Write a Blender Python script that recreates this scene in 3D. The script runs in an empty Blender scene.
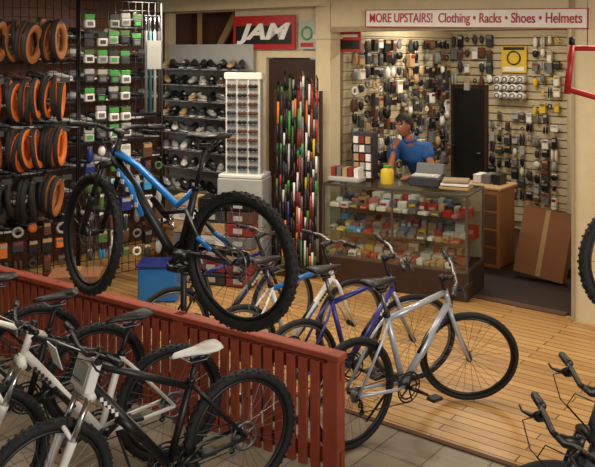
import bpy, math, random
from mathutils import Vector, Matrix
random.seed(7)
V=Vector
pi=math.pi
# ------------------------------------------------------------------ materials
def lin(c):
    c=c/255.0
    return c/12.92 if c<=0.04045 else ((c+0.055)/1.055)**2.4
MATS={}
def mat(name,rgb,rough=.5,metal=0,var=.12,scale=9,bump=0.0):
    if name in MATS: return MATS[name]
    m=bpy.data.materials.new(name); m.use_nodes=True
    nt=m.node_tree; b=nt.nodes['Principled BSDF']
    col=[lin(c) for c in rgb]
    tc=nt.nodes.new('ShaderNodeTexCoord'); nz=nt.nodes.new('ShaderNodeTexNoise')
    nz.inputs['Scale'].default_value=scale; nz.inputs['Detail'].default_value=4
    nt.links.new(tc.outputs['Object'],nz.inputs['Vector'])
    mx=nt.nodes.new('ShaderNodeMix'); mx.data_type='RGBA'
    mx.inputs[6].default_value=[c*(1-var) for c in col]+[1]
    mx.inputs[7].default_value=[min(1,c*(1+var)) for c in col]+[1]
    nt.links.new(nz.outputs['Fac'],mx.inputs[0]); nt.links.new(mx.outputs[2],b.inputs['Base Color'])
    b.inputs['Roughness'].default_value=rough; b.inputs['Metallic'].default_value=metal
    if bump:
        bp=nt.nodes.new('ShaderNodeBump'); bp.inputs['Strength'].default_value=bump; bp.inputs['Distance'].default_value=.01
        nt.links.new(nz.outputs['Fac'],bp.inputs['Height']); nt.links.new(bp.outputs['Normal'],b.inputs['Normal'])
    MATS[name]=m; return m
def brickmat(name,c1,c2,cm,bw,bh,mortar,rot,rough,off=.5,grain=.36):
    m=bpy.data.materials.new(name); m.use_nodes=True; nt=m.node_tree; b=nt.nodes['Principled BSDF']
    tc=nt.nodes.new('ShaderNodeTexCoord'); mp=nt.nodes.new('ShaderNodeMapping')
    mp.inputs['Rotation'].default_value=(0,0,rot)
    br=nt.nodes.new('ShaderNodeTexBrick'); br.inputs['Scale'].default_value=1
    br.inputs['Brick Width'].default_value=bw; br.inputs['Row Height'].default_value=bh
    br.inputs['Mortar Size'].default_value=mortar; br.offset=off
    for k,c in (('Color1',c1),('Color2',c2),('Mortar',cm)): br.inputs[k].default_value=[lin(x) for x in c]+[1]
    nt.links.new(tc.outputs['Object'],mp.inputs['Vector']); nt.links.new(mp.outputs['Vector'],br.inputs['Vector'])
    mp2=nt.nodes.new('ShaderNodeMapping'); mp2.inputs['Scale'].default_value=(1.5,22,1)
    nz=nt.nodes.new('ShaderNodeTexNoise'); nz.inputs['Scale'].default_value=1.5; nz.inputs['Detail'].default_value=5
    nt.links.new(mp.outputs['Vector'],mp2.inputs['Vector']); nt.links.new(mp2.outputs['Vector'],nz.inputs['Vector'])
    mx=nt.nodes.new('ShaderNodeMix'); mx.data_type='RGBA'; mx.blend_type='MULTIPLY'; mx.inputs[0].default_value=grain
    nt.links.new(br.outputs['Color'],mx.inputs[6]); nt.links.new(nz.outputs['Fac'],mx.inputs[7])
    nt.links.new(mx.outputs[2],b.inputs['Base Color']); b.inputs['Roughness'].default_value=rough
    MATS[name]=m; return m
def glassmat():
    m=bpy.data.materials.new('clear_glass'); m.use_nodes=True; nt=m.node_tree
    for n in list(nt.nodes): nt.nodes.remove(n)
    o=nt.nodes.new('ShaderNodeOutputMaterial'); mx=nt.nodes.new('ShaderNodeMixShader')
    t=nt.nodes.new('ShaderNodeBsdfTransparent'); t.inputs[0].default_value=(.92,.95,.93,1)
    g=nt.nodes.new('ShaderNodeBsdfGlossy'); g.inputs['Roughness'].default_value=.03
    mx.inputs[0].default_value=.1
    nt.links.new(t.outputs[0],mx.inputs[1]); nt.links.new(g.outputs[0],mx.inputs[2]); nt.links.new(mx.outputs[0],o.inputs[0])
    MATS['glass']=m; return m
glassmat()
C=dict(black=((13,13,14),.45),rubber=((20,19,19),.75),tan_rubber=((165,100,50),.7),orange=((222,116,40),.6),
 chrome=((185,185,190),.22,1),alloy=((125,125,127),.35,.9),darkalloy=((45,45,48),.35,.7),
 white=((226,223,215),.4),silver=((176,182,190),.3,.35),blue=((28,112,185),.3),navy=((32,42,115),.3),purple=((62,56,130),.3),
 red=((170,30,30),.4),fence=((142,66,42),.6),cream=((204,188,152),.7),creamd=((158,140,110),.7),
 wood=((140,88,46),.5),darkwood=((52,33,22),.5),cardboard=((136,90,56),.8),carpet=((46,33,27),.95),
 green=((60,150,62),.5),yellow=((215,180,40),.5),gray=((105,105,105),.5),lgray=((165,165,160),.5),dgray=((48,48,52),.6),
 brown=((84,54,36),.7),skin=((160,100,74),.5),shirt=((34,86,150),.8),hair=((15,12,10),.7),pants=((40,42,55),.8),
 ltblue=((60,150,205),.35),lip=((130,70,60),.5),tan=((175,142,98),.6),pink=((190,105,105),.6),teal=((40,110,120),.5),
 wine=((130,42,40),.5),olive=((70,105,50),.6),slat=((186,172,140),.65))
for k,v in C.items(): mat(k,v[0],v[1],v[2] if len(v)>2 else 0)
mat('fence2',(138,60,38),.6,0,.3,14,.2)
# ------------------------------------------------------------------ mesh builder
class MB:
    def __init__(s): s.v=[];s.f=[];s.m=[];s.s=[];s.slots=[];s.M=Matrix.Identity(4)
    def mi(s,n):
        if n not in s.slots: s.slots.append(n)
        return s.slots.index(n)
    def add(s,vs,fs,m,smooth=False):
        o=len(s.v); s.v+= [s.M@V(p) for p in vs]; k=[s.mi(x) for x in m] if isinstance(m,list) else None
        kk=None if k else s.mi(m)
        for i,f in enumerate(fs):
            s.f.append([a+o for a in f]); s.m.append(k[i] if k else kk); s.s.append(smooth)
    def tube(s,pts,r,m,n=8,closed=False,caps=True,asp=1.0):
        pts=[V(p) for p in pts]; N=len(pts)
        rs=r if isinstance(r,(list,tuple)) else [r]*N
        vs=[];fs=[]; nrm=None
        for i,p in enumerate(pts):
            if closed: t=pts[(i+1)%N]-pts[i-1]
            else: t=pts[min(i+1,N-1)]-pts[max(i-1,0)]
            t.normalize()
            if nrm is None:
                a=V((0,0,1)) if abs(t.z)<.9 else V((0,1,0))
                nrm=(a-t*a.dot(t)).normalized()
            else:
                nrm=(nrm-t*nrm.dot(t)); nrm=nrm.normalized() if nrm.length>1e-6 else t.orthogonal().normalized()
            b=t.cross(nrm)
            for j in range(n):
                q=2*pi*j/n; vs.append(p+(nrm*math.cos(q)*asp+b*math.sin(q))*rs[i])
        L=N if closed else N-1
        for i in range(L):
            for j in range(n):
                a=i*n+j;b2=i*n+(j+1)%n;c=((i+1)%N)*n+(j+1)%n;d=((i+1)%N)*n+j
                fs.append([a,d,c,b2])
        if caps and not closed:
            fs.append(list(range(n))); fs.append([(N-1)*n+j for j in range(n)][::-1])
        s.add(vs,fs,m,True)
    def torus(s,c,ax,R,r,m,seg=40,n=10,m2=None,sz=1.0,asp=1.0,thr=.15):
        c=V(c);ax=V(ax).normalized(); a=V((0,0,1)); a=(a-ax*a.dot(ax)); 
        a=a.normalized() if a.length>1e-4 else V((1,0,0)); b=ax.cross(a)
        vs=[];fs=[];ms=[]
        for i in range(seg):
            t=2*pi*i/seg; d=a*math.cos(t)*sz+b*math.sin(t)
            for j in range(n):
                q=2*pi*j/n; vs.append(c+d*(R+r*math.cos(q))+ax*r*asp*math.sin(q))
        for i in range(seg):
            for j in range(n):
                k=(j+1)%n; i2=(i+1)%seg
                fs.append([i*n+j,i2*n+j,i2*n+k,i*n+k])
                ms.append(m if (m2 is None or math.cos(2*pi*(j+.5)/n)>thr) else m2)
        s.add(vs,fs,ms,True)
    def box(s,c,sz,m,R=None):
        c=V(c);x,y,z=[a/2 for a in sz]
        P=[V((i,j,k)) for i in(-x,x) for j in(-y,y) for k in(-z,z)]
        if R: P=[R@p for p in P]
        s.add([c+p for p in P],[[0,1,3,2],[4,6,7,5],[0,4,5,1],[2,3,7,6],[0,2,6,4],[1,5,7,3]],m)
    def bbox(s,c,sz,m,bv=.01,R=None):
        c=V(c);x,y,z=[a/2 for a in sz]; rings=[]; bv=min(bv,x*.45,y*.45,z*.45)
        for zz,ins in((-z,bv),(-z+bv,0),(z-bv,0),(z,bv)):
            X=x-ins;Y=y-ins;b=bv
            ring=[(X-b,-Y),(X,-Y+b),(X,Y-b),(X-b,Y),(-X+b,Y),(-X,Y-b),(-X,-Y+b),(-X+b,-Y)]
            rings.append([c+(R@V((p[0],p[1],zz)) if R else V((p[0],p[1],zz))) for p in ring])
        s.loft(rings,m,smooth=False)
    def loft(s,rings,m,caps=True,smooth=True):
        n=len(rings[0]);vs=[p for r in rings for p in r];fs=[]
        for i in range(len(rings)-1):
            for j in range(n):
                k=(j+1)%n; fs.append([i*n+j,i*n+k,(i+1)*n+k,(i+1)*n+j])
        if caps: fs.append(list(range(n))[::-1]); fs.append([(len(rings)-1)*n+j for j in range(n)])
        s.add(vs,fs,m,smooth)
    def ell(s,c,r,m,seg=16,rg=10,R=None,fn=None):
        c=V(c);vs=[];fs=[]
        for i in range(rg+1):
            t=pi*i/rg
            for j in range(seg):
                q=2*pi*j/seg; d=V((math.sin(t)*math.cos(q),math.sin(t)*math.sin(q),math.cos(t)))
                p=V((d.x*r[0],d.y*r[1],d.z*r[2]))
                if fn: p=fn(d,p)
                if R: p=R@p
                vs.append(c+p)
        for i in range(rg):
            for j in range(seg):
                k=(j+1)%seg; fs.append([i*seg+j,(i+1)*seg+j,(i+1)*seg+k,i*seg+k])
        s.add(vs,fs,m,True)
    def done(s,name,mw=None,parent=None):
        me=bpy.data.meshes.new(name); me.from_pydata([tuple(p) for p in s.v],[],s.f)
        for n in s.slots: me.materials.append(MATS[n])
        me.polygons.foreach_set('material_index',s.m); me.polygons.foreach_set('use_smooth',s.s); me.update()
        o=bpy.data.objects.new(name,me); bpy.context.scene.collection.objects.link(o)
        if mw: o.matrix_world=mw
        if parent: o.parent=parent
        return o
def frame(p0,p1,z=0):
    d=(V((p1[0],p1[1],0))-V((p0[0],p0[1],0))).normalized()
    return Matrix(((d.x,-d.y,0,p0[0]),(d.y,d.x,0,p0[1]),(0,0,1,z),(0,0,0,1)))
RF=frame((.38,9.0),(2.6,7.3))     # room frame: x along back wall, y into back room
ROT=math.atan2(-1.7,2.22)
# ------------------------------------------------------------------ room shell
brickmat('wood_floor',(220,174,110),(190,144,86),(104,70,40),1.1,.085,.005,0,.34)
brickmat('tile_floor',(150,138,118),(138,126,106),(90,82,70),.32,.32,.006,0,.4,0.0)
def quad(mb,a0,a1,b0,b1,z,m): mb.add([(a0,b0,z),(a1,b0,z),(a1,b1,z),(a0,b1,z)],[[0,1,2,3]],m)
mb=MB()
quad(mb,-2.7,7.5,-2.87,0,0,'wood_floor'); quad(mb,-2.7,7.5,-10,-2.87,0,'tile_floor'); quad(mb,-2.7,7.5,0,3.2,0,'carpet')
mb.done('floor',RF)
mb=MB(); mb.box((1.4,-2.87,.004),(8,.04,.012),'brown'); mb.box((1.4,0,.006),(2.5,.1,.016),'brown')
mb.done('trim_1',RF)
mb=MB(); mb.box((2.4,-3.4,3.16),(10.4,13.4,.1),'cream'); mb.done('ceiling',RF)
mb=MB()
for a0,a1,z0,z1 in((-2.7,-1.45,0,2.33),(-2.7,-1.45,2.93,3.11),(-2.7,-2.62,2.33,2.93),(-1.45,-.95,0,3.11),(-.95,-.18,2.36,3.11)):
    mb.box(((a0+a1)/2,.06,(z0+z1)/2),(a1-a0,.12,z1-z0),'cream')
mb.done('wall_back',RF)
mb=MB(); mb.box((-2.03,.5,2.6),(1.3,.02,.7),'brown'); mb.box((-1.95,.35,2.62),(.09,.04,.85),'tan',Matrix.Rotation(.6,3,'Y'))
mb.box((-2.35,.3,2.62),(.05,.04,.7),'tan'); mb.box((-2.03,.1,2.36),(1.1,.1,.03),'darkwood'); mb.done('window_1',RF)
mb=MB(); mb.box((-.57,.07,1.17),(.75,.05,2.34),'darkwood')
for z in(.6,1.6): mb.bbox((-.57,.035,z),(.56,.03,.75),'brown',.01)
mb.tube([(-.24,.05,1.05),(-.24,-.0,1.05),(-.34,-.0,1.05)],.012,'alloy'); mb.done('door_1',RF)
mb=MB(); mb.box((0,0,1.55),(.2,.2,3.1),'cream'); mb.box((0,0,.1),(.24,.22,.2),'creamd'); mb.box((0,0,2.6),(.24,.24,.05),'cream'); mb.done('structural_column',RF@Matrix.Translation((-.06,0.02,0)))
mb=MB(); mb.box((1.39,.0,2.88),(2.68,.16,.46),'cream'); mb.box((1.39,-.085,2.68),(2.68,.02,.05),'creamd'); mb.done('wall_header',RF)
mb=MB(); mb.box((2.84,0,1.55),(.2,.2,3.1),'cream'); mb.box((2.75,-.0,1.5),(.03,.24,3.0),'creamd'); mb.box((5.2,0,1.55),(4.5,.12,3.1),'cream'); mb.done('wall_right',RF)
mb=MB(); mb.box((-2.76,-3.4,1.55),(.12,13.3,3.1),'brown'); mb.done('wall_left',RF)
mb=MB(); mb.box((1.0,3.26,1.55),(3.0,.1,3.1),'creamd')
for i in range(26):
    z=.15+i*.105
    mb.box((1.0,3.18,z),(3.0,.03,.09),'slat')
mb.done('wall_backroom',RF)
# plain angled side wall of the back room
q0=RF@V((1.55,3.2,0)); q1=RF@V((2.86,.12,0))
mb=MB(); LL=(q1-q0).length; mb.box((LL/2,.06,1.55),(LL,.1,3.1),'cream'); mb.box((LL/2,.0,.06),(LL,.02,.12),'creamd'); mb.done('wall_backroom_side',frame(q0,q1))
mb=MB(); mb.box((-.15,1.78,1.55),(.08,2.84,3.1),'creamd')
for i in range(26): mb.box((-.1,1.78,.15+i*.105),(.02,2.8,.094),'slat')
mb.done('wall_backroom_left',RF)
mb=MB(); mb.bbox((.2,3.135,.98),(.56,.05,1.96),'darkwood',.008); mb.box((.2,3.105,1.0),(.46,.02,1.8),'black'); mb.tube([(.39,3.1,1.0),(.39,3.06,1.0),(.33,3.06,1.0)],.01,'alloy'); mb.done('door_2',RF)
mb=MB(); mb.box((-1.8,-.01,.06),(1.7,.025,.12),'creamd'); mb.done('baseboard_back',RF)
mb=MB(); mb.box((-1.3,-.13,3.02),(2.6,.22,.16),'cream'); mb.done('trim_2',RF)
# signs
def textobj(name,body,size,mname,mw,parent=None,ext=.003,shear=0,off=.02):
    cu=bpy.data.curves.new(name,'FONT'); cu.body=body; cu.size=size; cu.extrude=ext; cu.align_x='CENTER'; cu.align_y='CENTER'; cu.offset=off*size; cu.shear=shear
    cu.materials.append(MATS[mname]); o=bpy.data.objects.new(name,cu); bpy.context.scene.collection.objects.link(o)
    bpy.context.view_layer.update(); dg=bpy.context.evaluated_depsgraph_get(); me=bpy.data.meshes.new_from_object(o.evaluated_get(dg))
    bpy.data.objects.remove(o); o=bpy.data.objects.new(name,me); bpy.context.scene.collection.objects.link(o)
    if parent: o.parent=parent
    o.matrix_local=mw; return o
mb=MB(); mb.box((0,0,0),(2.36,.02,.185),'white'); 
for z in(-.088,.088): mb.box((0,-.012,z),(2.36,.006,.008),'red')
for x in(-1.174,1.174): mb.box((x,-.012,0),(.01,.006,.185),'red')
sg=mb.done('hanging_sign',RF@Matrix.Translation((1.72,-.13,2.76))@Matrix.Rotation(.024,4,'Y'))
t=textobj('lettering','MORE UPSTAIRS!  Clothing • Racks • Shoes • Helmets',.1,'red',Matrix.Translation((0,-.014,0))@Matrix.Rotation(pi/2,4,'X'),sg,off=.008)
w=t.dimensions.x
t.matrix_local=Matrix.Translation((0,-.014,0))@Matrix.Rotation(pi/2,4,'X')@Matrix.Diagonal((2.24/max(w,.1),1.35,1,1))
mb=MB(); mb.box((0,0,0),(.95,.02,.4),'red'); mb.box((0,-.012,-.03),(.86,.006,.22),'black')
bn=mb.done('wall_banner',RF@Matrix.Translation((-.95,-.05,2.66)))
textobj('lettering','JAM',.3,'white',Matrix.Translation((0,-.02,0))@Matrix.Rotation(pi/2,4,'X')@Matrix.Diagonal((1.35,.85,1,1)),bn,shear=.3,off=.04)
mb=MB(); mb.box((0,0,0),(.3,.02,.26),'red'); mb.box((0,-.012,-.05),(.27,.006,.1),'black'); mb.box((0,-.012,.05),(.24,.006,.03),'white'); mb.done('wall_banner',RF@Matrix.Translation((.14,.16,2.56)))
mb=MB(); mb.box((0,0,0),(.24,.01,.32),'lgray'); mb.torus((0,-.01,.02),(0,1,0),.07,.012,'green',20,6); mb.box((0,-.008,-.11),(.18,.004,.05),'red'); mb.done('wall_poster',RF@Matrix.Translation((-.3,-.05,2.62)))
# ------------------------------------------------------------------ bikes
def wheel(mb,c,R,rt,knob,mtb,rimm,m2=None,disc=False):
    c=V(c)
    mb.torus(c,(0,1,0),R-rt,rt,'rubber',56,10,m2)
    mb.torus(c,(0,1,0),R-2*rt-.008,.011,rimm,48,6,asp=1.1)
    if knob:
        for i in range(60):
            t=2*pi*i/60; d=V((math.cos(t),0,math.sin(t))); RR=Matrix.Rotation(-t,3,'Y')
            for y in((-.012,.012) if i%2 else (-.024,.0,.024)):
                k=R-.002-abs(y)*.35
                mb.box(c+d*k+V((0,y,0)),(.012,.012,.013),'rubber',RR)
    mb.tube([c+V((0,-.05,0)),c+V((0,-.03,0)),c+V((0,.03,0)),c+V((0,.05,0))],[.012,.02,.02,.012],'darkalloy',10)
    Rr=R-2*rt-.01
    for i in range(28):
        t=2*pi*i/28; off=.5*(1 if (i//2)%2 else -1); sy=.028 if i%2 else -.028
        a=c+V((math.cos(t+off)*.02,sy,math.sin(t+off)*.02)); b=c+V((math.cos(t)*Rr,0,math.sin(t)*Rr))
        mb.tube([a,b],.0014,'alloy',4,caps=False)
    if disc:
        mb.torus(c+V((0,.045,0)),(0,1,0),.07,.009,'alloy',28,4,asp=.15)
        for i in range(5):
            t=2*pi*i/5; mb.tube([c+V((0,.045,0)),c+V((math.cos(t)*.065,.045,math.sin(t)*.065))],.003,'alloy',4)
def saddle(mb,c,m):
    c=V(c); rings=[]
    for x,w,h,z in((-.135,.045,.008,.012),(-.13,.066,.02,.012),(-.09,.076,.026,.008),(-.04,.062,.028,.002),(.02,.036,.026,0),(.08,.023,.022,.0),(.125,.017,.018,-.002),(.14,.008,.008,-.008)):
        rings.append([c+V((x,w*math.cos(2*pi*j/12),z+h*math.sin(2*pi*j/12)*(1 if math.sin(2*pi*j/12)>0 else .6))) for j in range(12)])
    mb.loft(rings,m)
    for y in(-.022,.022): mb.tube([c+V((-.09,y,-.01)),c+V((-.05,y,-.045)),c+V((.04,y,-.045)),c+V((.1,y*.5,-.012))],.0038,'alloy',6)
def bike(name,loc,head,R=.34,wb=1.04,rt=.019,frame_m='silver',acc=None,fork='black',saddle_m='black',zs=.95,steer=0,lean=0,
         susp=False,full=False,knob=False,bars='riser',rim='alloy',kick=True,tag=False,side2=None,fr=.016,stemup=.05,disc=False):
    mb=MB(); ang=math.atan2(head[1],head[0]); acc=acc or frame_m
    Lf=.5 if susp else .41
    BB=V((.43,0,R-.055)); RA=V((0,0,R)); FA=V((wb,0,R)); ax=V((-.342,0,.94))
    HB=FA+V((-.042,0,0))+ax*Lf*.97; HT=HB+ax*.12
    sd=V((-.29,0,.957)); ST=BB+sd*(.42 if susp else .49)
    wheel(mb,RA,R,rt,knob,susp,rim,side2,disc)
    if full:
        k=BB+V((.03,0,.13))
        mb.tube([HB+ax*.02,HB+V((-.12,0,-.1)),BB+V((.05,0,.03))],[.03,.034,.026],'black',10)
        mb.tube([HB+ax*.05+V((-.01,0,0)),HB+V((-.2,0,-.02)),k+V((-.02,0,.17)),ST],[.024,.02,.02,.019],acc,10)
        mb.tube([HB+V((-.06,.012,-.045)),HB+V((-.16,.02,-.14)),HB+V((-.26,.018,-.29))],.024,acc,8)
        mb.tube([HB+V((-.06,-.012,-.045)),HB+V((-.16,-.02,-.14)),HB+V((-.26,-.018,-.29))],.024,acc,8)
        mb.tube([BB,BB+sd*.2,ST+sd*.02],[.024,.022,.02],'black',10)
        mb.tube([k+V((.17,0,.19)),k+V((.06,0,.1))],.02,'darkalloy',10); mb.tube([k+V((.06,0,.1)),k+V((.0,0,.04))],.012,'chrome',8)
        for y in(-.07,.07):
            mb.tube([BB+V((.0,y*.5,.05)),BB+V((-.14,y,.07)),RA+V((0,y,0))],[.018,.015,.012],'black',8)
            mb.tube([BB+sd*.3+V((0,y*.5,0)),BB+V((-.2,y,.16)),RA+V((0,y,0))],[.014,.013,.011],'black',8)
            mb.tube([BB+V((-.2,y*1.02,.16)),BB+V((-.3,y*1.02,.11))],.0145,acc,8)
            mb.tube([BB+sd*.3+V((0,y*.5,0)),k+V((.08,y*.3,.12))],.013,'darkalloy',8)
        for k2 in range(5):
            u=(HB+V((-.05,0,-.035))).lerp(HB+V((-.25,0,-.26)),.15+k2*.18)
            for sy in(-1,1): mb.box(u+V((0,.042*sy,0)),(.02,.006,.026),'white')
    else:
        mb.tube([BB,HB+ax*.02],[fr*1.25,fr*1.2],frame_m,10); mb.tube([ST-sd*.02,HT-ax*.015],fr,acc,10)
        mb.tube([BB,ST+sd*.015],fr,frame_m,10)
        for y in(-.06,.06):
            mb.tube([BB+V((-.02,y*.5,0)),BB+V((-.12,y*.9,.012)),RA+V((0,y,0))],fr*.6,frame_m,8)
            mb.tube([ST+V((0,y*.25,-.01)),ST+(RA-ST)*.25+V((0,y*.8,0)),RA+V((0,y,0))],fr*.5,frame_m,8)
        P=BB.lerp(HB,.35);Q=BB.lerp(HB,.62); mb.tube([P+V((-.012,0,.016)),Q+V((-.012,0,.016))],.0155,'black' if frame_m!='black' else 'gray',8)
        mb.tube([P,Q],fr*1.27,acc,10)
        for k in range(5):
            u=BB.lerp(HB,.68+k*.045)
            for sy in(-1,1): mb.box(u+V((0,fr*1.2*sy,0)),(.016,.008,.02),'white' if frame_m not in('white','silver') else 'dgray')
    mb.tube([HB-ax*.0,HT],.02,frame_m,12)
    mb.tube([BB+V((0,-.04,0)),BB+V((0,.04,0))],.022,'darkalloy',12)
    k=(zs-BB.z-.045)/.957; SP=BB+sd*k
    mb.tube([ST-sd*.05,SP],.0135,'black' if susp else 'alloy',10); mb.tube([ST-sd*.0,ST+sd*.025],fr+.004,'darkalloy',10)
    mb.box(SP+V((0,0,.0)),(.05,.05,.025),'darkalloy'); saddle(mb,SP+V((.0,0,.045)),saddle_m)
    for rr,yy in((.095,-.052),(.075,-.045)): mb.torus(BB+V((0,yy,0)),(0,1,0),rr,.006,'darkalloy',32,6,asp=.4)
    for i in range(5):
        t=2*pi*i/5; mb.tube([BB+V((0,-.05,0)),BB+V((math.cos(t)*.09,-.05,math.sin(t)*.09))],.006,'darkalloy',5)
    for sgn,y in((1,-.07),(-1,.07)):
        d=V((math.cos(.5),0,-math.sin(.5)))*sgn; e=BB+d*.17
        mb.tube([BB+V((0,y,0)),e+V((0,y,0))],[.014,.01],'darkalloy',8); mb.tube([e+V((0,y,0)),e+V((0,y*1.9,0))],.006,'alloy',6)
        mb.bbox(e+V((0,y*1.95,0)),(.09,.07,.022),'black',.006)
    for j in range(5): mb.torus(RA+V((0,-.032-j*.004,0)),(0,1,0),.045-j*.006,.004,'alloy',22,4,asp=.4)
    mb.tube([BB+V((0,-.052,.095)),RA+V((0,-.045,.045))],.0035,'darkalloy',5)
    mb.tube([BB+V((0,-.052,-.095)),RA+V((.03,-.05,-.11)),RA+V((.02,-.05,-.06)),RA+V((.03,-.045,-.03))],.0035,'darkalloy',5)
    mb.tube([RA+V((.0,-.06,-.02)),RA+V((.02,-.06,-.06)),RA+V((.03,-.055,-.11))],.009,'darkalloy',6)
    mb.torus(RA+V((.02,-.05,-.06)),(0,1,0),.015,.006,'black',12,5); mb.torus(RA+V((.03,-.05,-.11)),(0,1,0),.015,.006,'black',12,5)
    if kick: mb.tube([BB+V((-.08,.03,0)),BB+V((-.14,.2,-BB.z+.012))],.008,'black',6)
    if not susp:
        mb.tube([ST+(RA-ST)*.3+V((0,.03,0)),ST+(RA-ST)*.3+V((-.02,.03,-.1))],.007,'darkalloy',6)
        mb.tube([ST+(RA-ST)*.3+V((0,-.03,0)),ST+(RA-ST)*.3+V((-.02,-.03,-.1))],.007,'darkalloy',6)
    mb.M=Matrix.Translation(HB)@Matrix.Rotation(steer,4,ax)@Matrix.Translation(-HB)
    wheel(mb,FA,R,rt,knob,susp,rim,side2,disc)
    if susp:
        for y in(-.065,.065):
            a=HB-ax*.03+V((.012,y,0)); b=a.lerp(FA+V((0,y,0)),.5)
            mb.tube([a,b],.016,'chrome' if fork!='black' else 'darkalloy',10); mb.tube([b+(a-b)*.12,b,FA+V((0,y,0))],[.024,.024,.015],fork,10)
        mb.tube([HB+V((.012,-.08,-.03)),HB+V((.015,0,-.005)),HB+V((.012,.08,-.03))],[.022,.03,.022],fork,10)
        b=(HB+V((.012,0,-.03))).lerp(FA,.45)
        mb.tube([b+V((0,-.065,0)),b+V((.03,-.045,.06)),b+V((.035,0,.075)),b+V((.03,.045,.06)),b+V((0,.065,0))],.011,fork,8)
    else:
        for y in(-.05,.05): mb.tube([HB+V((0,y*.5,-.01)),HB-ax*.06+V((0,y,0)),HB.lerp(FA,.6)+V((-.012,y,0)),FA+V((0,y,0))],[.015,.015,.012,.009],fork,8)
        mb.tube([HB+V((0,-.04,-.015)),HB+V((0,.04,-.015))],.016,fork,8)
    mb.tube([HB-ax*.02,HT+ax*(stemup+.02)],.014,'black',10)
    S=HT+ax*stemup; E=S+V((.085,0,.02)); mb.tube([S,E],[.018,.017],'black',10); mb.tube([S-ax*.02,S+ax*.022],.02,'black',10)
    for g in(-1,1):
        mb.tube([E,E+V((0,.05*g,0)),E+V((-.005,.12*g,.025)),E+V((-.045,.31*g,.03))],.0125,'black' if susp else 'alloy',10)
        mb.tube([E+V((-.028,.2*g,.028)),E+V((-.03,.205*g,.028)),E+V((-.044,.305*g,.03)),E+V((-.046,.315*g,.03))],[.014,.0185,.0175,.014],'black',12)
        mb.tube([E+V((-.01,.16*g,.03)),E+V((.03,.17*g,.01)),E+V((.04,.24*g,-.0)),E+V((.03,.29*g,.0))],[.012,.009,.006,.005],'darkalloy',6)
        mb.bbox(E+V((.0,.165*g,.005)),(.04,.035,.03),'black',.006)
        mb.tube([E+V((.03,.16*g,.01)),E+V((.1,.1*g,.03)),E+V((.1,.03*g,-.05)),E+V((.0,0.02*g,-.16)),HB+V((.02,.02*g,.0))],.0028,'black',5)
    if tag:
        mb.box(E+V((.11,-.08,-.02)),(.004,.11,.12),'white',Matrix.Rotation(.3,3,'Y')); mb.tube([E,E+V((.1,-.06,.05))],.002,'white',4)
    if tag==2: mb.bbox(E+V((-.02,.0,-.1)),(.05,.17,.17),'white',.004,Matrix.Rotation(-.3,3,'Y')); mb.box(E+V((.01,0,-.1)),(.004,.13,.1),'lgray',Matrix.Rotation(-.3,3,'Y'))
    mb.M=Matrix.Identity(4)
    mw=Matrix.Translation(V(loc))@Matrix.Rotation(ang,4,'Z')@Matrix.Rotation(lean,4,'X')
    return mb.done(name,mw)
D=(.8,.6)
bike('hybrid_bike',(.34,4.92,0),D,frame_m='silver',acc='silver',fork='silver',zs=.98,steer=-.75,rim='darkalloy',stemup=.09,fr=.020)
bike('hybrid_bike',(.0,5.26,0),D,frame_m='purple',acc='navy',fork='silver',zs=.97,steer=-.45,stemup=.14,fr=.018)
bike('hybrid_bike',(-.42,5.56,0),D,frame_m='white',acc='blue',fork='white',zs=.95,steer=0,stemup=.16,fr=.018)
bike('hybrid_bike',(-.95,5.98,0),D,frame_m='black',acc='navy',fork='black',zs=.93,steer=.1,stemup=.12)
E=(-.83,-.55)
kw=dict(R=.345,wb=1.07,rt=.026,susp=True,knob=True,rim='black',disc=True,fr=.02)
bike('mountain_bike',(-.31,4.40,0),E,frame_m='black',acc='black',fork='white',saddle_m='white',zs=.85,steer=.1,tag=2,**kw)
bike('mountain_bike',(-.76,4.78,0),E,frame_m='white',acc='black',fork='white',zs=.9,steer=-.1,tag=True,**kw)
bike('mountain_bike',(-1.3,5.16,0),E,frame_m='black',acc='white',fork='black',zs=.9,steer=.15,**kw)
bike('mountain_bike',(-1.82,5.54,0),E,frame_m='black',acc='red',fork='black',zs=.9,**kw)
dx,dy=-.955,.64; L=math.hypot(dx,dy)
bike('full_suspension_bike',(-.303,4.21,.975),(dx/L,dy/L),R=.365,wb=1.15,rt=.028,frame_m='black',acc='blue',fork='black',zs=1.0,steer=-.3,susp=True,full=True,knob=True,rim='black',disc=True,kick=False,fr=.022)
mb=MB(); mb.tube([(-.8,5.62,.02),(-.8,5.62,1.15)],.022,'black',12); mb.tube([(-.8,5.62,1.12),(-.66,4.47,1.22)],.016,'black',10)
mb.bbox((-.66,4.47,1.235),(.09,.12,.03),'black',.008,Matrix.Rotation(-.59,3,'Z'))
for t in range(3):
    a=t*2*pi/3+.9; mb.tube([(-.8,5.62,.25),(-.8+.18*math.cos(a),5.62+.18*math.sin(a),.015)],.012,'black',8)
mb.done('bike_display_stand')
kw2=dict(R=.34,wb=1.06,rt=.026,susp=True,rim='black',disc=True,fr=.02)
def place_bar(name,bx,by,hd,**k):
    h=V(hd).normalized(); loc=V((bx,by))-h*.86
    bike(name,(loc.x,loc.y,0),hd,**k)
place_bar('mountain_bike',1.01,3.04,(-.99,-.14),frame_m='black',acc='dgray',zs=.9,**kw2)
place_bar('mountain_bike',1.27,3.48,(-.99,-.14),frame_m='dgray',acc='black',zs=.9,**kw2)
bike('mountain_bike',(2.92,4.75,.92),(-.97,-.22),frame_m='black',acc='gray',fork='black',zs=.95,R=.35,rt=.028,kick=False,steer=.0,susp=True,knob=True,rim='black')
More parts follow.
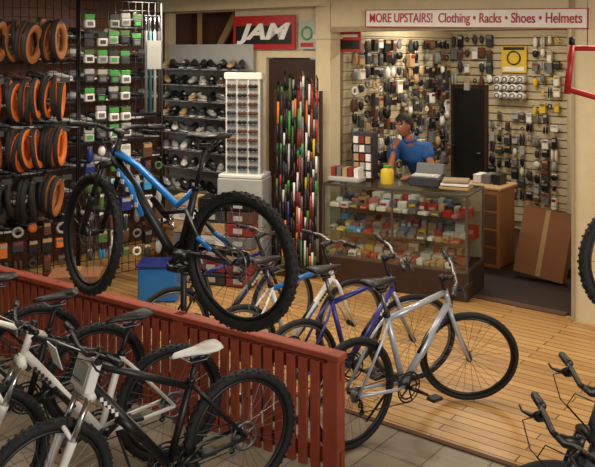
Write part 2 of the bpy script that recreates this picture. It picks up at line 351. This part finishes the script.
mb=MB(); mb.tube([(2.48,4.6,1.15),(2.48,4.6,0.02)],.022,'black',10); mb.box((2.48,4.6,.01),(.5,.4,.02),'black'); mb.tube([(2.36,4.55,1.13),(2.62,4.65,1.13)],.02,'black',10); mb.done('bike_display_stand')
mb=MB()
h0=V((0,0,.14));h1=V((-.03,0,-.16)); bb=V((.62,0,-.38)); st=V((.5,0,.12))
mb.tube([h0,h1],.02,'red',12); mb.tube([h0-V((0,0,.02)),st],.016,'red',10); mb.tube([h1+V((0,0,.03)),V((.3,0,-.22)),bb],.018,'red',10); mb.tube([bb,st+V((0,0,.05))],.016,'red',10)
for y in(-.05,.05): mb.tube([bb,V((1.02,y,-.3))],.011,'red',8); mb.tube([st,V((1.02,y,-.3))],.009,'red',8)
mb.tube([h0,h0+V((0,0,.05))],.018,'black',10); mb.tube([bb+V((0,-.04,0)),bb+V((0,.04,0))],.022,'alloy',10)
mb.tube([h0+V((.1,0,0)),h0+V((.1,0,.63))],.003,'alloy',5); mb.tube([st,st+V((0,0,.66))],.003,'alloy',5)
mb.done('hanging_bike_frame',Matrix.Translation((1.68,4.9,2.34))@Matrix.Rotation(.1,4,'Z'))
# ------------------------------------------------------------------ fence
p0=V((-2.85,6.7));p1=V((.26,4.55)); L=(p1-p0).length
mb=MB(); H=.72
mb.bbox((L/2,0,H-.02),(L,.09,.04),'fence2',.006); mb.box((L/2,0,H-.1),(L,.035,.09),'fence2'); mb.box((L/2,0,.12),(L,.035,.09),'fence2')
n=int(L/.085)
for i in range(n): mb.box((.04+i*.085,-.03,(H-.06)/2+.02),(.055,.022,H-.1),'fence2')
for x in(.05,L*.34,L*.67,L-.05): mb.bbox((x,.0,H/2),(.08,.08,H),'fence2',.006)
mb.done('picket_fence',frame(p0,p1))
# ------------------------------------------------------------------ counter
c0=(.26,8.48);c1=(1.65,7.75); CF=frame(c0,c1); W=1.57;Dp=.62;Hc=1.04
mb=MB()
mb.bbox((W/2,Dp/2,.14),(W,Dp,.28),'darkwood',.008)
for x in(.012,W-.012):
    for y in(.012,Dp-.012): mb.box((x,y,.65),(.024,.024,.74),'alloy')
for z in(.29,Hc-.012):
    for y in(.012,Dp-.012): mb.box((W/2,y,z),(W,.024,.024),'alloy')
    for x in(.012,W-.012): mb.box((x,Dp/2,z),(.024,Dp,.024),'alloy')
mb.box((W*.5,.012,.65),(.02,.022,.74),'alloy')
for z in(.53,.78): mb.box((W/2,Dp/2+.03,z),(W-.05,Dp-.1,.008),'glass')
mb.box((W/2,.008,.66),(W-.04,.005,.72),'glass'); mb.box((W-.008,Dp/2,.66),(.005,Dp-.04,.72),'glass'); mb.box((.008,Dp/2,.66),(.005,Dp-.04,.72),'glass')
mb.box((W/2,Dp/2,Hc),(W,Dp,.012),'glass'); mb.box((W/2,Dp-.02,.66),(W-.04,.012,.72),'creamd')
mb.done('glass_display_counter',CF)
mb=MB()
pal=['white','red','red','gray','tan','pink','black','white','gray','white','tan','yellow','lgray','ltblue']
for z in(.285,.537,.787):
    for r in range(3):
        x=.05
        while x<W-.12:
            w=random.uniform(.05,.12);h=random.uniform(.03,.07)+.035*r
            mb.bbox((x+w/2,.12+r*.15,z+h/2),(w*.9,.1,h),random.choice(pal),.004,Matrix.Rotation(random.uniform(-.25,.25),3,'Z'))
            if random.random()<.6: mb.box((x+w/2,.12+r*.15-.056,z+h*.55),(w*.6,.003,h*.35),random.choice(pal))
            x+=w+.01
mb.done('boxed_accessories',CF)
mb=MB(); mb.bbox((0,0,.05),(.34,.3,.1),'dgray',.015); mb.bbox((0,.1,.15),(.3,.1,.12),'gray',.01,Matrix.Rotation(-.3,3,'X')); mb.box((0,-.06,.105),(.28,.14,.012),'lgray',Matrix.Rotation(.12,3,'X'))
for i in range(5):
    for j in range(3): mb.box((-.11+i*.05,-.11+j*.04,.115),(.035,.025,.012),'white')
mb.done('cash_register',CF@Matrix.Translation((1.05,.36,Hc+.007)))
mb=MB()
for i in range(3): mb.bbox((0,.0,.02+i*.035),(.3-.02*i,.2,.028),['tan','white','creamd'][i],.006,Matrix.Rotation(.1*i,3,'Z'))
mb.done('paper_tray',CF@Matrix.Translation((1.38,.25,Hc+.007)))
mb=MB(); mb.loft([[V((r*math.cos(2*pi*j/16),r*math.sin(2*pi*j/16),z)) for j in range(16)] for r,z in((.06,0),(.07,.02),(.07,.13),(.06,.16),(.035,.17),(.035,.18))],'yellow')
mb.tube([(0,0,.18),(0,0,.2)],.04,'green',14); mb.done('plastic_jar',CF@Matrix.Translation((.66,.2,Hc+.007)))
mb=MB()
mb.bbox((0,0,.03),(.36,.2,.05),'lgray',.01)
for i in range(5): mb.box((-.13+i*.066,.0,.1),(.05,.14,.1),random.choice(['white','tan','gray','wine']))
mb.done('brochure_tray',CF@Matrix.Translation((.2,.2,Hc+.007)))
mb=MB(); mb.box((0,0,.25),(.22,.16,.5),'dgray')
for r in range(5):
    for c in range(3): mb.box((-.07+c*.07,-.09-.005*r,.05+r*.095),(.055,.02,.075),random.choice(['white','wine','lgray','tan','gray','white']))
mb.bbox((0,0,.01),(.24,.22,.02),'black',.004); mb.done('card_rack',CF@Matrix.Translation((.3,.48,Hc+.007)))
# ------------------------------------------------------------------ hung merchandise
def packets(name,mw,x0,x1,z0,z1,cw,ch,pal,fill=.85,y=-.06,depth=.05,lab=('gray','lgray','tan','wine')):
    mb=MB(); x=x0
    while x+cw<=x1+.02:
        z=z1
        while z>z0:
            if random.random()<fill:
                w=cw*random.uniform(.5,.95);h=ch*random.uniform(.55,1.0);p=random.choice(pal);d=depth*random.uniform(.5,1.4)
                mb.tube([(x+cw/2,0,z-.01),(x+cw/2,y-d-.04,z-.01)],.003,'alloy',4)
                k=random.random(); zc=z-.02-h/2
                if k<.5:
                    mb.bbox((x+cw/2,y,zc),(w,d,h),p,.006); mb.box((x+cw/2,y-d/2-.001,zc+h*.3),(w*.8,.003,h*.25),random.choice(lab))
                elif k<.8:
                    mb.ell((x+cw/2,y,zc),(w*.45,d*.7,h*.5),p,10,7)
                    mb.box((x+cw/2,y-.01,z-.03),(w*.6,.004,.03),random.choice(['white','lgray','gray']))
                elif k<.9:
                    for q in(-.25,.25): mb.ell((x+cw/2+q*w,y,zc),(w*.2,d*.6,h*.55),p,8,6)
                else:
                    mb.torus((x+cw/2,y,zc),(.2,1,0),min(w,h)*.34,min(w,h)*.12,p,18,6)
            z-=ch*random.uniform(.85,1.15)
        x+=cw*random.uniform(.9,1.1)
    return mb.done(name,mw)
WB=RF@Matrix.Translation((0,3.16,0))
DK=['black','dgray','dgray','black','gray','black','brown','dgray','white','lgray']
packets('hanging_accessories',WB,.5,1.5,.5,1.62,.11,.155,DK,.93)
packets('hanging_accessories',WB,-.08,.6,2.05,2.68,.11,.19,DK,.93)
packets('hanging_accessories',WB,1.12,1.52,1.7,2.65,.1,.17,['yellow','lgray','dgray','gray','white','black','white'],.95)
packets('hanging_accessories',RF@Matrix.Translation((-.09,.45,0))@Matrix.Rotation(pi/2,4,'Z'),.0,2.5,.9,2.6,.15,.17,['black','gray','dgray','black','black','dgray','white','tan','brown'],.93,y=-.06)
mb=MB(); mb.box((0,0,0),(.36,.01,.36),'yellow'); mb.torus((0,-.01,.02),(0,1,0),.09,.012,'dgray',20,6); mb.box((0,-.008,-.13),(.3,.004,.06),'white'); mb.box((0,-.008,.15),(.3,.004,.04),'black'); mb.done('wall_poster',WB@Matrix.Translation((.86,-.03,2.32)))
mb=MB()
for i in range(4):
    for j in range(3): mb.tube([(i*.11,-.16,-j*.11),(i*.11,0,-j*.11)],.05,'white',14); mb.torus((i*.11,-.161,-j*.11),(0,1,0),.03,.01,'gray',12,5)
mb.done('handlebar_tape_rolls',WB@Matrix.Translation((.67,-.01,2.05)))
mb=MB(); mb.bbox((0,0,.44),(.46,.45,.88),'wood',.01); mb.bbox((0,-.0,.895),(.52,.5,.03),'tan',.006)
for i in range(4): mb.bbox((0,-.23,.14+i*.2),(.4,.02,.17),'brown',.006); mb.tube([(-.06,-.26,.14+i*.2),(.06,-.26,.14+i*.2)],.008,'alloy',6)
for i in range(3): mb.bbox((-.12+i*.12,.05,.96),(.09,.2,.1+.02*i),['white','gray','black'][i],.006)
mb.done('drawer_cabinet',RF@Matrix.Translation((1.3,1.3,0)))
mb=MB(); Rr=Matrix.Rotation(-.22,3,'X')@Matrix.Rotation(.1,3,'Y'); mb.bbox((0,0,.39),(.54,.12,.72),'cardboard',.004,Rr); mb.box(V((0,0,.39))+Rr@V((0,-.062,0)),(.05,.003,.7),'tan',Rr)
for sgn in(-1,1): mb.box(V((0,0,.39))+Rr@V((.13*sgn,-.1,.4)),(.25,.1,.006),'cardboard',Rr)
mb.bbox((-.12,.42,.3),(.36,.3,.6),'cardboard',.004); mb.box((-.12,.268,.3),(.05,.004,.6),'tan')
mb.done('cardboard_box',RF@Matrix.Translation((2.08,1.0,0)))
# ------------------------------------------------------------------ ski / pole rack
mb=MB(); cols=['black','lgray','red','black','white','olive','green','yellow','black','red','navy','orange','dgray','white']
for i in range(15):
    x=-.22+i*.032; h=2.0+random.uniform(0,.2); y0=random.choice([0,.02,.04]); segs=[.1]; 
    while segs[-1]<h: segs.append(segs[-1]+random.uniform(.08,.3))
    base=random.choice(['black','black','dgray','wine','gray'])
    for k in range(len(segs)-1):
        z0=segs[k]; z1=min(segs[k+1],h); m=base if k%2 else random.choice(cols)
        mb.tube([(x,y0+.1*z0/h,z0),(x,y0+.1*z1/h,z1)],.013,m,6,asp=.6)
    mb.tube([(x,y0+.1,h),(x,y0+.06,h+.05)],[.012,.005],base,6)
for z in(.1,1.3,1.9): mb.box((0,.16,z),(.5,.04,.04),'darkwood')
mb.box((0,.05,.05),(.5,.26,.08),'darkwood'); 
for x in(-.25,.25): mb.box((x,.16,1.0),(.035,.035,2.0),'darkwood')
mb.done('ski_rack',Matrix.Translation((-.03,8.7,0))@Matrix.Rotation(-.3,4,'Z'))
# ------------------------------------------------------------------ sunglasses tower
mb=MB(); mb.bbox((0,0,1.6),(.4,.12,1.05),'lgray',.01); mb.bbox((-.0,-.0,2.16),(.44,.16,.08),'white',.01)
for x in(-.19,-.065,.065,.19): mb.box((x,-.07,1.6),(.012,.02,1.04),'white')
for r in range(10):
    for c in range(3):
        x=-.125+c*.125; z=1.15+r*.1; mm=random.choice(['black','black','dgray','brown','dgray'])
        for g in(-1,1): mb.ell((x+g*.026,-.092,z),(.03,.012,.023),mm,8,6); mb.tube([(x+g*.052,-.09,z),(x+g*.052,-.06,z+.005)],.004,'black',4)
        mb.tube([(x-.01,-.092,z+.006),(x+.01,-.092,z+.006)],.005,mm,4); mb.box((x,-.07,z-.035),(.08,.02,.012),'gray')
mb.bbox((0,0,1.06),(.5,.36,.04),'white',.008)
SM=Matrix.Translation((-.59,8.95,0))@Matrix.Rotation(-.25,4,'Z')
mb.done('sunglasses_display',SM)
mb=MB(); mb.bbox((0,0,.52),(.52,.38,1.03),'lgray',.01); 
for z in(.3,.7): mb.box((0,-.19,z),(.44,.01,.3),'tan'); mb.tube([(-.05,-.21,z+.1),(.05,-.21,z+.1)],.008,'alloy',6)
mb.done('display_cabinet',SM)
# ------------------------------------------------------------------ shoes
def shoe(mb,M,c,s=1):
    o=mb.M; mb.M=o@M
    rings=[]
    for x,w,h in((-.14,.02,.05),(-.135,.034,.085),(-.1,.038,.1),(-.05,.036,.095),(0,.038,.07),(.05,.045,.055),(.1,.046,.045),(.135,.032,.035),(.148,.012,.02)):
        rings.append([V((x,w*math.cos(2*pi*j/10),.018+h/2+h/2*math.sin(2*pi*j/10))) for j in range(10)])
    mb.loft(rings,c); 
    rings=[]
    for x,w in((-.145,.03),(-.1,.04),(0,.034),(.09,.048),(.145,.025)): rings.append([V((x,-w,0)),V((x,w,0)),V((x,w,.02)),V((x,-w,.02))])
    mb.loft(rings,random.choice(['white','lgray','black','dgray']),smooth=False)
    mb.box((.03,0,.075),(.05,.03,.012),random.choice(['white','lgray','gray','black']),Matrix.Rotation(.35,3,'Y'))
    mb.M=o
def shoeshelf(name,mw,L,zs,n,pal,back='lgray'):
    mb=MB(); mb.box((L/2,-.0,(zs[0]+zs[-1])/2+.1),(L,.02,abs(zs[0]-zs[-1])+.4),back)
    for z in zs:
        mb.box((L/2,-.12,z-.008),(L,.22,.014),'lgray' if back!='brown' else 'darkwood'); mb.tube([(0,-.23,z),(L,-.23,z)],.005,'alloy',5)
        for i in range(n):
            c=random.choice(pal)
            shoe(mb,Matrix.Translation((L*(i+.5)/n+random.uniform(-.01,.01),-.13,z))@Matrix.Rotation(-pi/2+random.uniform(-.5,.3)+.9,4,'Z'),c)
    mb.done(name,mw)
P=['black','dgray','gray','black','brown','white','dgray','lgray','tan']
shoeshelf('shoe_shelf',RF@Matrix.Translation((-2.55,-.06,0)),1.45,[2.22,2.02,1.82,1.62,1.42,1.2,.98,.7],9,P,'lgray')
shoeshelf('shoe_shelf',RF@Matrix.Translation((-2.67,-3.5,0))@Matrix.Rotation(pi/2,4,'Z'),3.2,[2.6,2.35,2.1,1.85,1.6,1.35,1.1,.8,.5],12,['black','dgray','brown','black','gray','lgray'],'brown')
# ------------------------------------------------------------------ gridwalls
def grid(name,p0,p1,z0,z1):
    L=math.hypot(p1[0]-p0[0],p1[1]-p0[1]); mb=MB()
    nx=int(L/.076)
    for i in range(nx+1): x=L*i/nx; mb.tube([(x,0,z0),(x,0,z1)],.004 if 0<i<nx else .014,'black',5)
    nz=int((z1-z0)/.09)
    for i in range(nz+1): z=z0+(z1-z0)*i/nz; mb.tube([(0,.004,z),(L,.004,z)],.004,'black',5)
    for x in(0.02,L-.02): mb.tube([(x,-.25,.02),(x,.25,.02)],.014,'black',6); mb.tube([(x,0,.02),(x,0,z0)],.012,'black',6)
    mb.done(name,frame(p0,p1)); return L
G1=((-3.0,7.5),(-2.2,8.0)); G2=((-2.18,8.0),(-1.45,8.55))
grid('gridwall_panel',*G1,.15,2.95); grid('gridwall_panel',*G2,.15,2.95)
mb=MB()
for (x,z,m2,n) in [(.05,2.54,'tan_rubber',5),(.37,2.52,'tan_rubber',5),(.66,2.56,'tan_rubber',4),(.05,1.99,'orange',4),(.37,1.96,'orange',5),(.66,1.99,'orange',4),(.05,1.5,'tan_rubber',4),(.37,1.49,'orange',5),(.66,1.52,'orange',4),(.4,1.05,'dgray',4),(.12,1.05,'dgray',4),(.68,1.05,'tan_rubber',3)]:
    for k in range(n):
        a=.62+random.uniform(-.25,.25); axd=V((math.cos(a),-math.sin(a),random.uniform(-.15,.15))); c=V((x-.08,-.07,z))+axd*(k*.058)+V((0,0,random.uniform(-.02,.02)))
        mb.torus(c,axd,.115,.034,'rubber',30,12,m2,sz=1.4,thr=.35,asp=.85)
    mb.tube([(x-.06,0,z+.14),(x-.06+.12,-.28,z+.15)],.005,'alloy',5)
    mb.box((x+.1,-.2,z+.17),(.09,.01,.05),'dgray')
mb.done('hanging_tires',frame(*G1))
G2F=frame(*G2)
mb=MB()
for c in range(5):
    for r in range(7):
        x=.07+c*.13+random.uniform(-.01,.01); z=2.8-r*.19+random.uniform(-.02,.02)
        if c>3 and r>1: continue
        if random.random()<.1: continue
        col=random.choice(['green','olive','lgray','green','dgray'])
        mb.bbox((x,-.07,z),(.1,.03,.05),col,.003); mb.bbox((x,-.07,z-.07),(.1,.05,.08),random.choice(['dgray','lgray','black','white']),.008)
        mb.box((x,-.097,z-.07),(.06,.003,.04),random.choice(['green','gray','dgray']))
        mb.tube([(x,0,z+.04),(x,-.12,z+.04)],.003,'alloy',4)
mb.done('hanging_inner_tubes',G2F)
packets('hanging_accessories',G2F,.02,.9,.4,1.5,.12,.17,['black','dgray','gray','olive','navy','brown','lgray','ltblue','white'],.95)
packets('hanging_accessories',frame(*G1),.02,.9,.3,.8,.14,.16,['black','dgray','brown','orange','lgray'],.9)
mb=MB()
for i in range(4): mb.tube([(i*.05,-.1,-.5),(i*.05,-.1,.35)],.016,['gray','teal','lgray','dgray'][i],8); mb.tube([(i*.05,-.1,.35),(i*.05,-.1,.5)],.008,'chrome',6); mb.tube([(i*.05-.02,-.1,.5),(i*.05+.02,-.1,.5)],.012,'black',6)
mb.box((.08,-.125,.1),(.16,.004,.3),'lgray'); mb.done('bike_pumps',G2F@Matrix.Translation((.68,0,2.3)))
mb=MB(); mb.bbox((0,0,.17),(.38,.3,.34),'blue',.02); mb.bbox((0,0,.35),(.41,.33,.03),'navy',.01); mb.done('storage_tote',Matrix.Translation((-1.36,7.9,0)))
for k,(x,y,r) in enumerate(((-2.6,7.1,.3),(-2.05,7.4,.1),(-3.15,6.75,.5))):
    mb=MB(); mb.bbox((0,0,.2),(.46,.34,.4),'cardboard',.006); mb.box((0,0,.402),(.06,.34,.003),'tan'); mb.done('cardboard_box',Matrix.Translation((x,y,0))@Matrix.Rotation(r,4,'Z'))
mb=MB(); mb.bbox((0,0,.42),(.9,.36,.04),'wood',.008)
for x in(-.4,.4):
    for y in(-.13,.13): mb.box((x,y,.2),(.04,.04,.4),'wood')
for i in range(5): shoe(mb,Matrix.Translation((-.36+i*.13,0,.44))@Matrix.Rotation(-1.2,4,'Z'),random.choice(P))
rings=[[V((.32+r*math.cos(2*pi*j/16),r*math.sin(2*pi*j/16),z)) for j in range(16)] for r,z in((.1,.44),(.13,.55),(.135,.56),(.12,.55),(.09,.46))]
mb.loft(rings,'white') 
mb.done('shoe_bench',Matrix.Translation((-1.35,9.25,0))@Matrix.Rotation(-.6,4,'Z'))
mb=MB()
for r in range(7):
    for c in range(3): mb.bbox((c*.3,random.uniform(-.02,.02),.07+r*.13),(.28,.2,.12),random.choice(['dgray','gray','brown','black','wine','tan','white']),.004); mb.box((c*.3,-.125,.07+r*.13),(.1,.006,.05),'lgray')
mb.done('shoe_boxes',Matrix.Translation((-1.15,8.5,0))@Matrix.Rotation(-.3,4,'Z'))
# ------------------------------------------------------------------ man behind the counter
man=bpy.data.objects.new('man',None); bpy.context.scene.collection.objects.link(man)
def skinobj(name,verts,edges,radii,m,sub=2,root=0):
    me=bpy.data.meshes.new(name); me.from_pydata(verts,edges,[]); o=bpy.data.objects.new(name,me)
    bpy.context.scene.collection.objects.link(o); me.materials.append(MATS[m])
    sk=o.modifiers.new('skin','SKIN'); sk.use_smooth_shade=True
    for i,r in enumerate(radii):
        d=me.skin_vertices[0].data[i]; d.radius=r if isinstance(r,tuple) else (r,r); d.use_root=(i==root)
    ss=o.modifiers.new('sub','SUBSURF'); ss.levels=sub; ss.render_levels=sub
    o.parent=man; return o
pel=(1.5,9.3,.95); chest=(1.36,9.12,1.25); neckb=(1.27,9.02,1.42); 
shL=(1.27+.17,9.06-.03,1.36); shR=(1.27-.16,9.02+.1,1.36)
elR=(1.0,8.76,1.09); wrR=(1.07,8.88,1.33); elL=(1.5,8.86,1.13); wrL=(1.27,8.68,1.085)
skinobj('polo_shirt',[pel,(1.44,9.22,1.08),chest,(1.29,9.05,1.38),shL,tuple(V(shL).lerp(V(elL),.6)),shR,tuple(V(shR).lerp(V(elR),.55))],
 [(0,1),(1,2),(2,3),(3,4),(4,5),(3,6),(6,7)],[(.16,.13),(.16,.13),(.19,.15),(.12,.11),(.1,.095),.072,(.1,.095),.07],'shirt',2)
skinobj('body',[chest,neckb,(1.235,8.985,1.52),shL,elL,wrL,shR,elR,wrR],[(0,1),(1,2),(0,3),(3,4),(4,5),(0,6),(6,7),(7,8)],[.1,.058,.055,.05,.043,.03,.05,.043,.03],'skin',2)
skinobj('trousers',[(1.5,9.3,.95),(1.42,9.36,.86),(1.4,9.33,.48),(1.42,9.42,.1),(1.6,9.25,.86),(1.6,9.2,.48),(1.62,9.3,.1)],[(0,1),(1,2),(2,3),(0,4),(4,5),(5,6)],[(.16,.12),.095,.07,.055,.095,.07,.055],'pants',2)
mb=MB(); mb.torus((1.272,9.025,1.445),(-.25,-.3,1),.062,.018,'shirt',24,8); mb.done('collar',None,man)
mb=MB()
for x,y in((1.42,9.4),(1.62,9.28)): shoe(mb,Matrix.Translation((x,y,0))@Matrix.Rotation(math.atan2(-.89,-.45),4,'Z'),'black')
mb.done('shoes',None,man)
def hand(name,w,d,side,up,curl):
    w=V(w);d=V(d).normalized();side=V(side).normalized();up=V(up).normalized()
    vs=[w,w+d*.045];ed=[(0,1)];rd=[.022,(.03,.018)]
    for k,(o,l) in enumerate(((-.03,.07),(-.01,.08),(.01,.075),(.028,.06))):
        b=w+d*.085+side*o; vs.append(b); ed.append((1,len(vs)-1)); rd.append(.0105)
        dd=d.copy(); p=b
        for q in range(3):
            dd=(dd+up*curl).normalized(); p=p+dd*l*(.42-.06*q); vs.append(p); ed.append((len(vs)-2,len(vs)-1)); rd.append(.0095-.001*q)
    p=w+d*.025-side*.03; vs.append(p); ed.append((1,len(vs)-1)); rd.append(.012)
    for q in range(2): p=p+(d*.7-side*.5+up*.3*q).normalized()*.032; vs.append(p); ed.append((len(vs)-2,len(vs)-1)); rd.append(.0105-.001*q)
    skinobj(name,[tuple(p) for p in vs],ed,rd,'skin',1)
hand('hand_right',wrR,(.25,.15,1),(.8,-.6,0),(.35,.5,.1),.55)
hand('hand_left',wrL,(-.9,-.3,-.1),(.3,-.9,0),(0,0,-1),.12)
HC=V((1.19,8.965,1.6)); fa=math.atan2(-.66,-.75)
HR=Matrix.Rotation(fa,3,'Z')@Matrix.Rotation(.14,3,'Y')
def g(d,t,s): return math.exp(-((d-V(t).normalized()).length/s)**2)
def face(d,p):
    p=p.copy()
    if d.z<0: p.y*=1-.32*(-d.z)**1.2; p.x*=1-.08*(-d.z)
    p.x+=.026*g(d,(1,0,-.15),.16)+.01*g(d,(1,0,.05),.12)+.01*g(d,(.75,0,-.75),.25)+.007*g(d,(1,0,-.45),.18)
    for sg in(-1,1): p.x-=.010*g(d,(1,.36*sg,.08),.17)
    return p
mb=MB(); mb.ell((0,0,0),(.098,.078,.122),'skin',36,26,fn=face)
for sg in(-1,1):
    mb.ell((.083,.03*sg,.012),(.012,.014,.009),'white',10,8); mb.ell((.093,.03*sg,.012),(.004,.006,.006),'black',8,6)
    mb.tube([(.092,.014*sg,.034),(.092,.03*sg,.038),(.08,.048*sg,.032)],.004,'hair',6)
    mb.ell((-.005,.079*sg,-.005),(.018,.009,.03),'skin',10,8)
mb.tube([(.088,-.022,-.064),(.097,0,-.062),(.088,.022,-.064)],[.004,.006,.004],'lip',6)
seg,rg=36,22;vs=[];fs=[]
for i in range(rg+1):
    t=pi*i/rg
    for j in range(seg):
        q=2*pi*j/seg; d=V((math.sin(t)*math.cos(q),math.sin(t)*math.sin(q),math.cos(t))); k=1.13+random.uniform(0,.07)
        vs.append(V((d.x*.101*k-.004,d.y*.083*k,d.z*.124*k+.004)))
for i in range(rg):
    for j in range(seg):
        k=(j+1)%seg; c=(vs[i*seg+j]+vs[(i+1)*seg+k])/2
        if c.z>.066+.02*math.sin(j*1.7) or (c.x<-.02 and c.z>-.07) or (c.x<.01 and c.z>.015): fs.append([i*seg+j,(i+1)*seg+j,(i+1)*seg+k,i*seg+k])
mb.add(vs,fs,'hair',True)
mb.done('head',Matrix.Translation(HC)@HR.to_4x4(),man)
# ------------------------------------------------------------------ lights
def area(name,loc,rot,sx,sy,p,col):
    l=bpy.data.lights.new(name,'AREA'); l.shape='RECTANGLE'; l.size=sx; l.size_y=sy; l.energy=p; l.color=col
    o=bpy.data.objects.new(name,l); bpy.context.scene.collection.objects.link(o); o.location=loc; o.rotation_euler=rot; return o
warm=(1,.89,.73)
for i,(a,b,p) in enumerate(((-1.2,-1.6,38),(.8,-1.7,46),(-1.2,-4,36),(1.5,-4.2,40),(.9,1.6,46),(3.5,-2.0,36))):
    q=RF@V((a,b,3.04)); area('ceiling_light',q,(0,0,ROT),1.2,.25,p,warm)
    mb=MB(); mb.bbox((0,0,.035),(1.3,.32,.05),'white',.01); mb.done('ceiling_light_housing',Matrix.Translation(q)@Matrix.Rotation(ROT,4,'Z'))
def look(o,t): o.rotation_euler=(V(t)-o.location).to_track_quat('-Z','Y').to_euler()
o=area('storefront_daylight',(3.5,-1.5,2.6),(0,0,0),2.6,1.8,270,(1,.97,.92)); look(o,(.2,6,.3))
w=bpy.data.worlds.new('world'); bpy.context.scene.world=w; w.use_nodes=True
w.node_tree.nodes['Background'].inputs[0].default_value=(.9,.86,.8,1); w.node_tree.nodes['Background'].inputs[1].default_value=.34
# ------------------------------------------------------------------ camera
cd=bpy.data.cameras.new('camera'); cam=bpy.data.objects.new('camera',cd); bpy.context.scene.collection.objects.link(cam)
cam.location=(0,0,2.45); cam.rotation_euler=(pi/2,0,0); cd.sensor_width=36; cd.lens=36*800/595; cd.shift_y=-183.5/595; cd.clip_start=.05
bpy.context.scene.camera=cam
bpy.context.scene.view_settings.view_transform='Standard'
